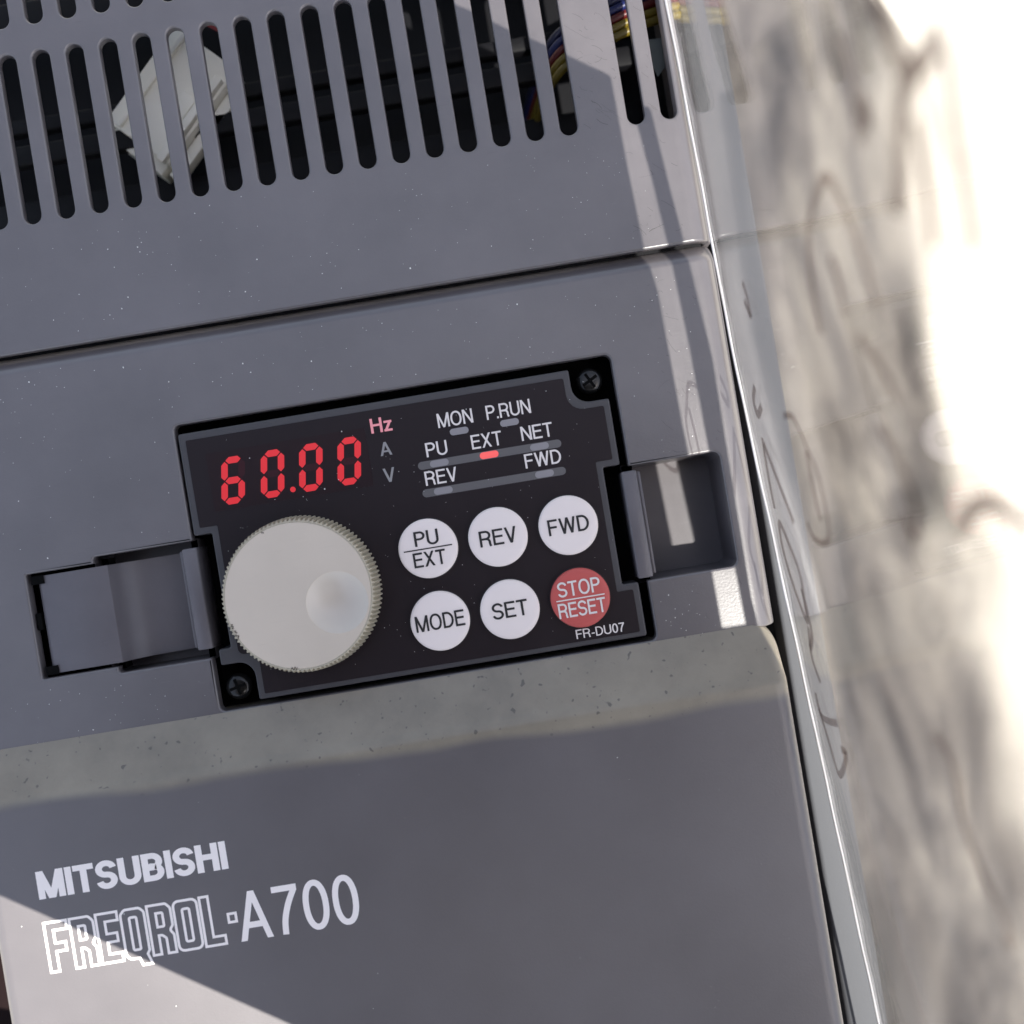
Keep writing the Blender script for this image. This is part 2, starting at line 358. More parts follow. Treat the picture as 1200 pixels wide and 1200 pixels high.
# upper, vented cover
PITCH = 6.31
slots = []
for k in list(range(-3, 0)) + list(range(0, 20)):
    if k == -1: continue
    x = 22.1 - PITCH * k
    if x < XL + 4: continue
    slots.append((x, 67.3, 99.0)); slots.append((x, 104.0, 136.0))
SW = 1.62
loops = [rpoly([(XL, 43.95, 1), (FLAT_R, 43.95), (FLAT_R, 150), (XL, 150, 1)])]
for x, a, b in slots: loops.append(arc(x, b - SW, SW, SW, 0, 180, 9) + arc(x, a + SW, SW, SW, 180, 360, 9))
me = bend(plate_mesh('vented_cover', loops, 0, 1.8, 0.42, 2)); me.materials.append(M_cover); autosmooth(me, 35)
vc = weighted(link(bpy.data.objects.new('vented_cover', me), drive)); vc['label'] = 'vented grey upper cover with rows of round-ended slots'
# front cover with the opening for the operation panel and finger recesses
hole = rpoly([(-59.4, -27.75, 1.2), (22.7, -27.75, 1.2), (22.7, -16.6, .2), (39.7, -16.6, 1.3), (39.7, 4.9, 1.3), (22.7, 4.9, .2), (22.7, 26.0, 1.3),
              (-59.4, 26.0, 1.0), (-59.4, 4.4, .2), (-78.2, 4.4, 1.2), (-78.2, 3.2, .2), (-91.0, 3.2, .3), (-91.0, -16.4, .3), (-76.8, -16.4, .2), (-76.8, -17.6, 1.2), (-59.4, -17.6, .2)])
me = bend(plate_mesh('front_cover', [rpoly([(XL, -28.7), (FLAT_R, -28.7), (FLAT_R, 43.9), (XL, 43.9)]), hole], 0, 2.6, 0.45, 3)); me.materials.append(M_cover)
# the cover's upper edge rolls over towards the seam
bm = bmesh.new(); bm.from_mesh(me)
for k in range(7): bmesh.ops.bisect_plane(bm, geom=bm.verts[:] + bm.edges[:] + bm.faces[:], plane_co=(0, (40.2 + .5 * k) * MM, 0), plane_no=(0, 1, 0), dist=1e-7)
for v in bm.verts:
    t = max(0, v.co.y / MM - 40.2) / 3.6; v.co.z -= 3.2 * t ** 1.7 * MM
bm.to_mesh(me); bm.free(); autosmooth(me, 35)
fc = weighted(link(bpy.data.objects.new('front_cover', me), drive)); fc['label'] = 'grey front cover round the operation panel'
# seam liner under both covers
v, f = boxmesh(XL + 1, 40, -9, 43.5, 48.5, -3.6); obj('seam_liner', v, f, M_dark, drive)
# lower terminal cover: slope, raised flat, rounded sides
ZT = 5.0
xs = [XL - .6, XL - .55, XL - .4, XL - .1, XL + .4, XL + 1.2, XL + 2.2] + [XL + 2.2 + (41.6 - XL - 2.2) * k / 24 for k in range(1, 25)] + [42.4, 43.0, 43.5, 43.9, 44.2, 44.4, 44.47, 44.5]
ys = [-28.0 - 13.2 * k / 32 for k in range(33)] + [-44, -48, -60, -80, -100, -118, -140]
def lower_z(x, y):
    t = min(1, max(0, (-28.0 - y) / 10.6))
    z = ZT * (1 - (1 - t) ** 1.6 if t > .0 else 0) if False else ZT * (t * (1.0 - 0.0) if t < .8 else .8 + .2 * math.sin((t - .8) / .2 * math.pi / 2) * .9 + .02 * (t - .8) / .2)
    z += .06
    d = min(44.5 - x, x - (XL - .6)); r = 2.4
    if d < r: z -= r - math.sqrt(max(0, r * r - (r - d) ** 2))
    return z
def xshift(x, y):                      # round the cover's upper corners in plan
    c = max(0, (-28.0 - y)); rr = 5.0
    if c < rr:
        k = rr - math.sqrt(rr * rr - (rr - c) ** 2)
        if x > 38: return x - k * .55 * (x - 38) / 6.5
    return x
V, F = [], []; nx = len(xs)
for y in ys:
    for x in xs: V.append((xshift(x, y), y, lower_z(x, y)))
for j in range(len(ys) - 1):
    for i in range(nx - 1): a = j * nx + i; F.append((a, a + nx, a + nx + 1, a + 1))
for side in (0, nx - 1):               # skirts down both sides
    b = len(V)
    for j in range(len(ys)): p = V[j * nx + side]; V.append((p[0], p[1], -16))
    for j in range(len(ys) - 1):
        q = (j * nx + side, b + j, b + j + 1, (j + 1) * nx + side); F.append(q if side else q[::-1])
b = len(V)
for i in range(nx): p = V[i]; V.append((p[0], p[1] , -16))
for i in range(nx - 1): F.append((b + i, i, i + 1, b + i + 1))
lc = obj('terminal_cover', V, F, M_lower, drive, True); autosmooth(lc.data, 50)
lc['label'] = 'raised grey lower cover with white lettering and a grimy sloping top'
# main body below the covers, with a ledge that shows along the right side
v, f = boxmesh(XL + 2, -150, GZ, 44.0, 150, -28)
bd = obj('body', v, f, M_dark, drive)
M_ledge = plastic('ledge_plastic', (0.055, 0.056, 0.062), 0.65, 0.3, 0.2, 0.15)
bevelled_box('side_ledge', 48.1, -150, -60, 56, 150, -9.0, M_ledge, drive, 0.8, 3)
v, f = boxmesh(44.02, -150, -40, 48.08, 150, -15); obj('side_groove', v, f, M_dark, drive)
v, f = boxmesh(XL - 40, -150, -40, XL + 1.8, 150, -20); obj('left_flange', v, f, mat('red_brown_flange', (0.008, 0.003, 0.003), .7, .1), drive)

# inside seen through the slots
inner = link(bpy.data.objects.new('chassis', None), drive)
def dark_bar(y, z, hgt, m=M_dark): return bevelled_box('chassis_rail', XL + 3, y, z - 3, 40, y + hgt, z, m, inner, .4)
dark_bar(84, -14, 4); dark_bar(74, -20, 5); dark_bar(92, -18, 3); dark_bar(108, -15, 9)
# white connector block (long axis leans to upper right)
def local_box(name, c, ang, dims, z0, z1, m, parent, bev=.3):
    o = bevelled_box(name, -dims[0] / 2, -dims[1] / 2, z0, dims[0] / 2, dims[1] / 2, z1, m, parent, bev)
    o.data.transform(Matrix.Translation((c[0] * MM, c[1] * MM, 0)) @ Matrix.Rotation(R(ang), 4, 'Z')); return o
CC = (-52.8, 92.2); CA = 45.0
conn = local_box('connector', CC, CA, (23, 15.2), -21, -12, M_conn, drive); conn['label'] = 'white nylon connector block seen through the slots'
def clocal(dx, dy): a = R(CA); return (CC[0] + dx * math.cos(a) - dy * math.sin(a), CC[1] + dx * math.sin(a) + dy * math.cos(a))
local_box('connector_rib', clocal(0, 4.6), CA, (22, 1.0), -12.2, -11.0, M_conn, conn, .15)
local_box('connector_rib', clocal(-2, -6.2), CA, (20, 1.6), -12.2, -10.4, M_conn, conn, .2)
local_box('connector_rib', clocal(-2, -9.0), CA, (22, 2.2), -17, -14.0, M_conn, conn, .2)
local_box('connector_latch', clocal(-1, -3.4), CA, (6, 3.0), -12.2, -11.2, M_conn, conn, .2)
local_box('connector_step', clocal(-12.2, 0), CA, (3.4, 13), -21, -14.5, M_conn, conn, .3)
obj('connector_mark', [(-45.6, 105.8, -12.4), (-41.6, 103.0, -12.4), (-41.0, 106.6, -12.4)], [(0, 1, 2)], mat('dark_red_mark', (.25, .02, .02), .5), conn)
def tube(name, pts, r, m, parent, n=8):
    pts = [Vector(p) for p in pts]; P = []
    for i in range(len(pts) - 1):
        p0 = pts[max(0, i - 1)]; p1 = pts[i]; p2 = pts[i + 1]; p3 = pts[min(len(pts) - 1, i + 2)]
        for s in range(6):
            t = s / 6; P.append(0.5 * ((2 * p1) + (p2 - p0) * t + (2 * p0 - 5 * p1 + 4 * p2 - p3) * t * t + (3 * p1 - p0 - 3 * p2 + p3) * t ** 3))
    P.append(pts[-1]); V, F = [], []
    for i, p in enumerate(P):
        d = (P[min(i + 1, len(P) - 1)] - P[max(i - 1, 0)]).normalized(); a = d.cross(Vector((0, 0, 1))).normalized(); b = a.cross(d)
        for k in range(n): q = p + (a * math.cos(2 * math.pi * k / n) + b * math.sin(2 * math.pi * k / n)) * r; V.append(tuple(q))
    for i in range(len(P) - 1):
        for k in range(n): F.append((i * n + k, i * n + (k + 1) % n, (i + 1) * n + (k + 1) % n, (i + 1) * n + k))
    F.append(tuple(range(n))[::-1]); F.append(tuple(range((len(P) - 1) * n, len(P) * n)))
    return obj(name, V, F, m, parent, True)
for i, (c, lab) in enumerate((((.15, .11, .012), 'yellow'), ((.17, .125, .014), 'yellow'), ((.11, .009, .009), 'red'), ((.013, .02, .11), 'blue'), ((.012, .016, .06), 'dark blue'))):
    d = i * 1.7
    wi = tube('wire', [(12, 70 + d * .5, -40), (18.5, 79 + d * .9, -20), (22.5, 82.6 + d, -10.5), (28, 85.3 + d, -9), (38, 88.6 + d, -9), (46, 90.2 + d, -9.5), (54, 91 + d, -12)], .85, mat('wire_' + str(i), c, .4), drive)
    wi['label'] = lab + ' insulated wire behind the slots'
obj('inner_plate', [(39.5, 86.5, -9.5), (45.0, 86.3, -9.5), (44.6, 81.8, -10), (42.0, 79.2, -10)], [(3, 2, 1, 0)], mat('grey_green_plate', (.17, .19, .18), .5), drive)

# ------------------------------------------------------------------ pockets
tray = pocket('panel_opening', rect(-60.2, -28.2, 23.5, 26.8), -1.6, -7.5, M_black, drive)
rr = pocket('finger_recess', rpoly([(21.5, -17.0), (40.0, -17.0, 1.4), (40.0, 5.2, 1.4), (21.5, 5.2)]), -1.5, lambda x, y: -14.0 + (x - 22) * 0.05, M_tab, drive, 0.05)
rl = pocket('finger_recess', rpoly([(-78.6, -18.0, 1.2), (-59.0, -18.0), (-59.0, 4.8), (-78.6, 4.8, 1.2)]), -1.6, lambda x, y: -10.0, M_tab, drive, 0.03)
pocket('latch_slot', rect(-91.6, -17, -76.0, 3.8), -1.6, -5.0, M_black, drive)
# left latch: flush flap, curved well, notches, ridge
LX = [-89.3, -88.9, -88.6] + [-76.4, -76.0, -75.6, -75.0, -74.2, -73.2, -72.2, -71.0, -69.5, -62.2]
LZ = [-1.2, -.85, -.7] + [-.5, -.65, -1.4, -2.4, -3.3, -4.1, -4.7, -5.1, -5.4, -6.2]
V, F = [], []
y0, y1 = -15.75, 2.55
for x, z in zip(LX, LZ):
    V += [(x, y0, z), (x, y1, z), (x, y0, z - 4), (x, y1, z - 4)]
for i in range(len(LX) - 1):
    a = 4 * i; b = a + 4; F += [(a, b, b + 1, a + 1), (a + 2, b + 2, b, a), (a + 1, b + 1, b + 3, a + 3)]
F += [(0, 1, 3, 2)]; a = 4 * (len(LX) - 1); F += [(a + 1, a, a + 2, a + 3)]
fl = obj('latch_flap', V, F, M_tab, drive, True); autosmooth(fl.data, 30); fl['label'] = 'grey latch flap left of the dial'
for y in (-15.9, 1.1): v, f = boxmesh(-90.4, y, -.9, -88.0, y + 1.6, -.42); obj('latch_notch', v, f, M_black, fl)
v, f = boxmesh(-63.4, -10.0, -7, -62.0, -2.2, -5.6); obj('latch_notch', v, f, M_black, fl)
bevelled_box('latch_hinge', -90.8, -7.4, -4.6, -89.8, -4.2, -.8, M_black, fl, .2)
for x0, y0, y1, sgn in ((-61.7, -15.9, 3.1, 1), (21.1, -16.1, 4.0, -1)):
    cl = bevelled_box('release_clip', x0, y0, -7, x0 + 2.9, y1, .15, M_tab, drive, .35)
    xx = x0 - .75 if sgn > 0 else x0 + 2.95
    bevelled_box('clip_flange', xx, y0 + .5, -7, xx + .7, y1 - .3, -1.0, M_tab, cl, .2)

# ------------------------------------------------------------------ operation panel
bez = [(-58.9, 24.3, .5), (14.6, 24.3, .4), (14.6, 17.9, 4.2), (21.2, 17.9, .4), (21.2, 5.4, .4), (18.0, 5.4, .4), (18.0, -16.6, .4), (21.0, -16.6, .4), (21.0, -26.7, .5),
       (-51.9, -26.7, .4), (-51.9, -19.3, 4.8), (-57.9, -19.3, .4), (-57.9, -16.3, .4), (-55.6, -16.3, .4), (-55.6, 5.2, .4), (-58.9, 5.2, .4)]
fac = [(-57.6, 22.9, .3), (13.4, 22.9, .4), (13.4, 16.7, 5.2), (20.0, 16.7, .4), (20.0, 6.6, .3), (16.8, 6.6, .3), (16.8, -17.8, .3), (19.8, -17.8, .3), (19.8, -25.75, .3),
       (-50.7, -25.75, .3), (-50.7, -17.9, 6.0), (-54.3, -17.9, 1.2), (-54.3, 6.5, .3), (-57.6, 6.5, .3)]
pan = plate('operation_panel', [rpoly(bez)], 0.15, 6.5, M_bezel, drive, .35, 3); pan['label'] = 'black operation panel with dial, keys and lit red display'
plate('face_film', [rpoly(fac)], 0.26, .5, M_face, pan, .06, 1)
ZF = 0.28
# screws in two corners
def screw(x, y, rot, z):
    n = 32; V, F = [], []
    prof = [(2.45, -1.5), (2.5, -.4), (2.3, .15), (1.8, .5), (1.35, .62)]
    for r_, zz in prof:
        for k in range(n): V.append((r_ * math.cos(2 * math.pi * k / n), r_ * math.sin(2 * math.pi * k / n), zz))
    for j in range(len(prof) - 1):
        for k in range(n): F.append((j * n + k, j * n + (k + 1) % n, (j + 1) * n + (k + 1) % n, (j + 1) * n + k))
    F.append(tuple(range((len(prof) - 1) * n, len(prof) * n)))
    V = [(p[0] + x, p[1] + y, p[2] + z) for p in V]
    o = obj('screw', V, F, M_screw, drive, True); autosmooth(o.data, 60)
    c, s_ = math.cos(rot), math.sin(rot); W, F = [], []
    for ang in (rot, rot + math.pi / 2):
        c, s_ = math.cos(ang), math.sin(ang); b = len(W)
        for dx, dy in ((-1.55, -.28), (1.55, -.28), (1.55, .28), (-1.55, .28)):
            W.append((x + dx * c - dy * s_, y + dx * s_ + dy * c, z + .66 + .003 * len(F)))
        F.append((b, b + 1, b + 2, b + 3))
    obj('cross_slot', W, F, M_black, o)
    return o
screw(18.4, 21.9, .5, -2.2); screw(-56.0, -23.9, .25, -2.2)
# 7-segment display
win = plate('display_window', [rect(-54.3, 9.0, -24.4, 19.9)], ZF + .03, .1, M_win, pan)
def seg_digit(cx, cy, on):
    wd, ht, t, sh, gp = 3.2, 7.5, 1.22, math.tan(R(9)), .16
    X0, X1, Y0, Ym, Y1 = -wd / 2, wd / 2, -ht / 2, 0, ht / 2; h = t / 2
    def hs(y): return [(X0 + gp, y), (X0 + gp + h, y + h), (X1 - gp - h, y + h), (X1 - gp, y), (X1 - gp - h, y - h), (X0 + gp + h, y - h)]
    def vs(x, a, b): return [(x, a + gp), (x + h, a + gp + h), (x + h, b - gp - h), (x, b - gp), (x - h, b - gp - h), (x - h, a + gp + h)]
    sg = {'a': hs(Y1), 'b': vs(X1, Ym, Y1), 'c': vs(X1, Y0, Ym), 'd': hs(Y0), 'e': vs(X0, Y0, Ym), 'f': vs(X0, Ym, Y1), 'g': hs(Ym)}
    for k, p in sg.items():
        pts = [(cx + x + y * sh, cy + y, ZF + .05) for x, y in p][::-1]
        o = obj('display_segment', pts, [tuple(range(6))[::-1]] if False else [tuple(range(6))], M_seg if k in on else M_off, win)
        if o.data.polygons[0].normal.z < 0: o.data.flip_normals()
for cx, on in ((-50.0, 'acdefg'), (-42.6, 'abcdef'), (-35.4, 'abcdef'), (-28.2, 'abcdef')): seg_digit(cx, 14.25, on)
obj('decimal_point', [(p[0], p[1], ZF + .05) for p in circle(-39.35, 10.75, .52, 16)], [tuple(range(16))], M_seg, win)
# printed lettering beside the display and the lamps
lettering('lettering', 'Hz', -23.3, 18.55, 2.75, M_hz, pan, ZF, .15, 4.0)
lettering('lettering', 'A', -22.3, 14.15, 2.5, M_printg, pan, ZF, .13, 2.2)
lettering('lettering', 'V', -22.4, 9.2, 2.6, M_printg, pan, ZF, .13, 2.2)
for s_, x, y, wd in (('MON', -10.9, 17.55, 6.6), ('P.RUN', -1.75, 17.55, 8.3), ('PU', -13.9, 12.55, 4.0), ('EXT', -5.35, 12.6, 5.7), ('NET', 4.0, 12.65, 5.9), ('REV', -14.9, 7.35, 6.0), ('FWD', 3.85, 7.5, 6.8)):
    lettering('lettering', s_, x, y, 2.65, M_print, pan, ZF, .128, wd)
lettering('lettering', 'FR-DU07', 8.0, -25.2, 1.7, M_print, pan, ZF, .13, 9.1)
for y in (11.15, 6.0): plate('lamp_bar', [rect(-15.8, y - .75, 11.1, y + .75, .74)], ZF + .02, .1, M_bar, pan)
for x, y, on in ((-7.2, 16.4, 0), (2.25, 16.45, 0), (-11.8, 11.15, 0), (-2.45, 11.15, 1), (7.0, 11.15, 0), (-11.9, 6.0, 0), (7.1, 6.0, 0)):
    o = plate('indicator_lamp', [rect(x - 1.75, y - .62, x + 1.75, y + .62, .6)], ZF + .06, .12, M_ledon if on else M_led, pan)
    if on: o['label'] = 'lit red indicator lamp under EXT'
# keys
KR = 5.5
def key(x, y, lines, m, pm, label):
    prof = [(KR, -.2), (KR, .85), (KR - .10, 1.06), (KR - .34, 1.18), (KR - 1.2, 1.23), (2.0, 1.27), (0.01, 1.28)]; n = 56; V, F = [], []
    for r_, z in prof:
        for k in range(n): V.append((x + r_ * math.cos(2 * math.pi * k / n), y + r_ * math.sin(2 * math.pi * k / n), ZF + z))
    for j in range(len(prof) - 1):
        for k in range(n): F.append((j * n + k, j * n + (k + 1) % n, (j + 1) * n + (k + 1) % n, (j + 1) * n + k))
    F.append(tuple(range((len(prof) - 1) * n, len(prof) * n)))
    o = obj('push_button', V, F, m, drive, True); autosmooth(o.data, 60); o['label'] = label
    # the thin dark gap round the key
    zt = ZF + 1.33
    ring = []; RF = []; ribbon(circle(x, y, KR + .1, 56), .24, ZF + .01, ring, RF, True); obj('key_gap', ring, RF, M_printd, o)
    if len(lines) == 1: lettering('lettering', lines[0][0], x, y - 1.45, 2.95, pm, o, zt, .132, lines[0][1], 'c')
    else:
        lettering('lettering', lines[0][0], x, y + .62, 2.75, pm, o, zt, .135, lines[0][1], 'c')
        lettering('lettering', lines[1][0], x, y - 3.25, 2.75, pm, o, zt, .135, lines[1][1], 'c')
        v, f = [], []; ribbon([(x - 4.5, y + .02), (x + 4.5, y + .02)], .22, zt, v, f); q = obj('divider_line', v, f, pm, o)
        if q.data.polygons[0].normal.z < 0: q.data.flip_normals()
    return o
BX = (-16.35, -3.3, 9.85); BY = (-4.1, -17.65)
key(BX[0], BY[0], (('PU', 4.5), ('EXT', 6.0)), M_btn, M_printd, 'white round PU/EXT key'); key(BX[1], BY[0], (('REV', 6.9),), M_btn, M_printd, 'white round REV key'); key(BX[2], BY[0], (('FWD', 7.6),), M_btn, M_printd, 'white round FWD key')
key(BX[0], BY[1], (('MODE', 9.1),), M_btn, M_printd, 'white round MODE key'); key(BX[1], BY[1], (('SET', 6.6),), M_btn, M_printd, 'white round SET key'); key(BX[2], BY[1], (('STOP', 7.9), ('RESET', 8.8)), M_red, M_print, 'red round STOP/RESET key')
# dial
DX, DY, DH = -40.3, -8.5, 6.3
TEETH = 104; V, F = [], []
prof = [(14.4, 0.1, .40), (14.35, 1.0, .44), (13.95, DH - 1.0, .44), (13.75, DH - .5, .34), (13.42, DH - .16, 0), (13.3, DH - .05, 0), (13.14, DH - .12, 0), (12.95, DH - .12, 0)]
n = TEETH * 4
for r_, z, amp in prof:
    for k in range(n):
        q = (k % 4); rr_ = r_ - (amp if q in (2, 3) else 0) + (0.0 if q in (0, 1) else 0)
        a = 2 * math.pi * k / n; V.append((DX + rr_ * math.cos(a), DY + rr_ * math.sin(a), ZF + z))
for j in range(len(prof) - 1):
    for k in range(n): F.append((j * n + k, j * n + (k + 1) % n, (j + 1) * n + (k + 1) % n, (j + 1) * n + k))
dial = obj('dial', V, F, M_knurl, drive); dial['label'] = 'large beige rotary dial with knurled rim and finger dimple'
DC = (DX + 6.75, DY - 2.35); DR = 5.55
plate('dial_face', [circle(DX, DY, 13.1, 96), circle(*DC, DR, 64)], ZF + DH, .8, M_dial, dial, .08, 2)
V, F = [], []; n = 64; depth = 1.9; rings = 9
for j in range(rings + 1):
    t = max(.03, 1 - j / rings); r_ = (DR + .02) * t
    for k in range(n): V.append((DC[0] + r_ * math.cos(2 * math.pi * k / n), DC[1] + r_ * math.sin(2 * math.pi * k / n), ZF + DH - .06 - depth * (1 - t * t)))
for j in range(rings):
    for k in range(n): F.append((j * n + k, j * n + (k + 1) % n, (j + 1) * n + (k + 1) % n, (j + 1) * n + k))
F.append(tuple(range(rings * n, (rings + 1) * n)))
M_dimple = plastic('glossy_dial_dimple', (0.57, 0.50, 0.42), 0.34, 0.2, 0.02, 1.0)
obj('finger_dimple', V, F, M_dimple, dial, True)

# chips of grime caught on the dial's rim
M_chip = mat('dark_grime', (.05, .038, .03), .7)
for ang, ln in ((196, .9), (201, .6), (205, 1.0), (258, 1.1), (110, .4)):
    V, F = [], []; ca, sa = math.cos(R(ang)), math.sin(R(ang))
    for k in range(6):
        rr_ = 13.2 + random.uniform(-.35, .3); tt = ln * (k / 5 - .5)
        V += [(DX + rr_ * ca - tt * sa, DY + rr_ * sa + tt * ca, ZF + DH + .05), (DX + (rr_ - .25) * ca - tt * sa, DY + (rr_ - .25) * sa + tt * ca, ZF + DH + .07)]
    F = [(2 * k, 2 * k + 2, 2 * k + 3, 2 * k + 1) for k in range(5)]
    obj('grime_chip', V, F, M_chip, dial)
# ------------------------------------------------------------------ lettering on the terminal cover (height ZT)
ZL = ZT + 0.10
K = (CAM_H - ZT) / CAM_H
lettering('lettering', 'MITSUBISHI', -98.2 * K, -56.65 * K, 5.2 * K, M_printw, lc, ZL, .205, 35.6 * K, 'l', TIGHT)
lettering('lettering', 'A700', -62.5 * K, -70.45 * K, 9.1 * K, M_printw, lc, ZL, .125, 22.7 * K)
# outlined condensed word: closed outlines drawn as thin ribbons
LT = {  # grid: width 10, height 20, stroke 3.6
 'F': [[(0, 0), (3.6, 0), (3.6, 8), (8, 8), (8, 11.4), (3.6, 11.4), (3.6, 16.6), (9.4, 16.6), (9.4, 20), (0, 20)]],
 'R': [[(0, 0), (3.4, 0), (3.4, 7.6), (4.8, 7.6, 1), (6.4, 6.2, .6), (6.4, 0), (9.8, 0), (9.8, 7.2, 1), (8.4, 9.2, 1), (9.8, 11, 1), (9.8, 18, 2), (8, 20, 1.5), (0, 20)], [(3.4, 11), (6.2, 11, .5), (6.2, 16.6, .5), (3.4, 16.6)]],
 'E': [[(0, 0), (9.0, 0), (9.0, 3.4), (3.6, 3.4), (3.6, 8.2), (8, 8.2), (8, 11.6), (3.6, 11.6), (3.6, 16.6), (9.0, 16.6), (9.0, 20), (0, 20)]],
 'Q': [[(1.6, 0, 1.6), (5.4, 0), (6.4, -3.0), (10.4, -3.0), (9.0, 1.2), (10, 2.6, .8), (10, 18.2, 1.8), (8.2, 20, 1.8), (1.8, 20, 1.8), (0, 18.2, 1.8), (0, 1.8, 1.8)], [(3.5, 3.4, .6), (6.5, 3.4, .6), (6.5, 16.6, .6), (3.5, 16.6, .6)]],
 'O': [[(0, 0, 2.2), (10, 0, 2.2), (10, 20, 2.2), (0, 20, 2.2)], [(3.5, 3.4, .7), (6.5, 3.4, .7), (6.5, 16.6, .7), (3.5, 16.6, .7)]],
 'L': [[(0, 0), (8.6, 0), (8.6, 3.4), (3.6, 3.4), (3.6, 20), (0, 20)]],
 '.': [[(0, 8.2), (3.2, 8.2), (3.2, 11.6), (0, 11.6)]]}
LW = {'F': 9.6, 'R': 9.9, 'E': 9.2, 'Q': 10.2, 'O': 10.1, 'L': 8.8, '.': 3.2}
tot = sum(LW[c] + 1.2 for c in 'FREQROL.') - 1.2
ux = 35.0 * K / tot; uy = 9.2 * K / 20; px = 0; V, F = [], []
for c in 'FREQROL.':
    if c == '.': px += 1.0
    for lp in LT[c]:
        pts = [(-98.2 * K + (px + q[0]) * ux, -70.3 * K + q[1] * uy) for q in rpoly(lp, 4)]
        ribbon(pts, .48, ZL, V, F, True)
    px += LW[c] + 1.2
o = obj('lettering', V, F, M_printw, lc); o['label'] = 'outlined white capitals'
for f in o.data.polygons:
    if f.normal.z < 0: f.flip()

# ------------------------------------------------------------------ clear plastic sheet on edge along the right side
XP = [(170, 41.2), (130, 42.2), (98, 43.3), (73, 44.1), (50, 44.6), (20, 45.2), (2, 46.2), (-53, 49.0), (-101, 51.4), (-150, 53.8), (-190, 55.8)]
def x0(y):
    def lin(q):
        for (a, xa), (b, xb) in zip(XP, XP[1:]):
            if b <= q <= a: return xb + (xa - xb) * (q - b) / (a - b)
        return XP[0][1] if q > 0 else XP[-1][1]
    return sum(lin(max(-189, min(169, y + d))) for d in (-14, -7, 0, 7, 14)) / 5
def wob(y, z):
    return .10 * math.sin(y * .11 + z * .05) * min(1, z / 25) + .16 * math.sin(y * .045 - z * .06 + 1) * min(1, z / 30) + .05 * math.sin(y * .5) * max(0, 1 - z / 6)
SH, SZ = 210.0, -.7
def sheet_x(y, z): return x0(y) + wob(y, max(0, z))
TS = .5
V, F = [], []; yy = [-185 + 345 * k / 140 for k in range(141)]; zz = [SZ, 0, 1.5, 3, 6] + [6 + (SH - 6) * k / 40 for k in range(1, 41)]
ny = len(yy); nz = len(zz)
for s_ in (0, TS):
    for y in yy:
        for z in zz: V.append((sheet_x(y, z) + s_, y, z))
h = ny * nz
for i in range(ny - 1):
    for j in range(nz - 1):
        a = i * nz + j; F.append((a, a + 1, a + nz + 1, a + nz)); F.append((h + a, h + a + nz, h + a + nz + 1, h + a + 1))
for i in range(ny - 1):
    a = i * nz; F.append((a, a + nz, h + a + nz, h + a)); a += nz - 1; F.append((a + nz, a, h + a, h + a + nz))
for j in range(nz - 1):
    a = j; F.append((a + 1, a, h + a, h + a + 1)); a = (ny - 1) * nz + j; F.append((a, a + 1, h + a + 1, h + a))
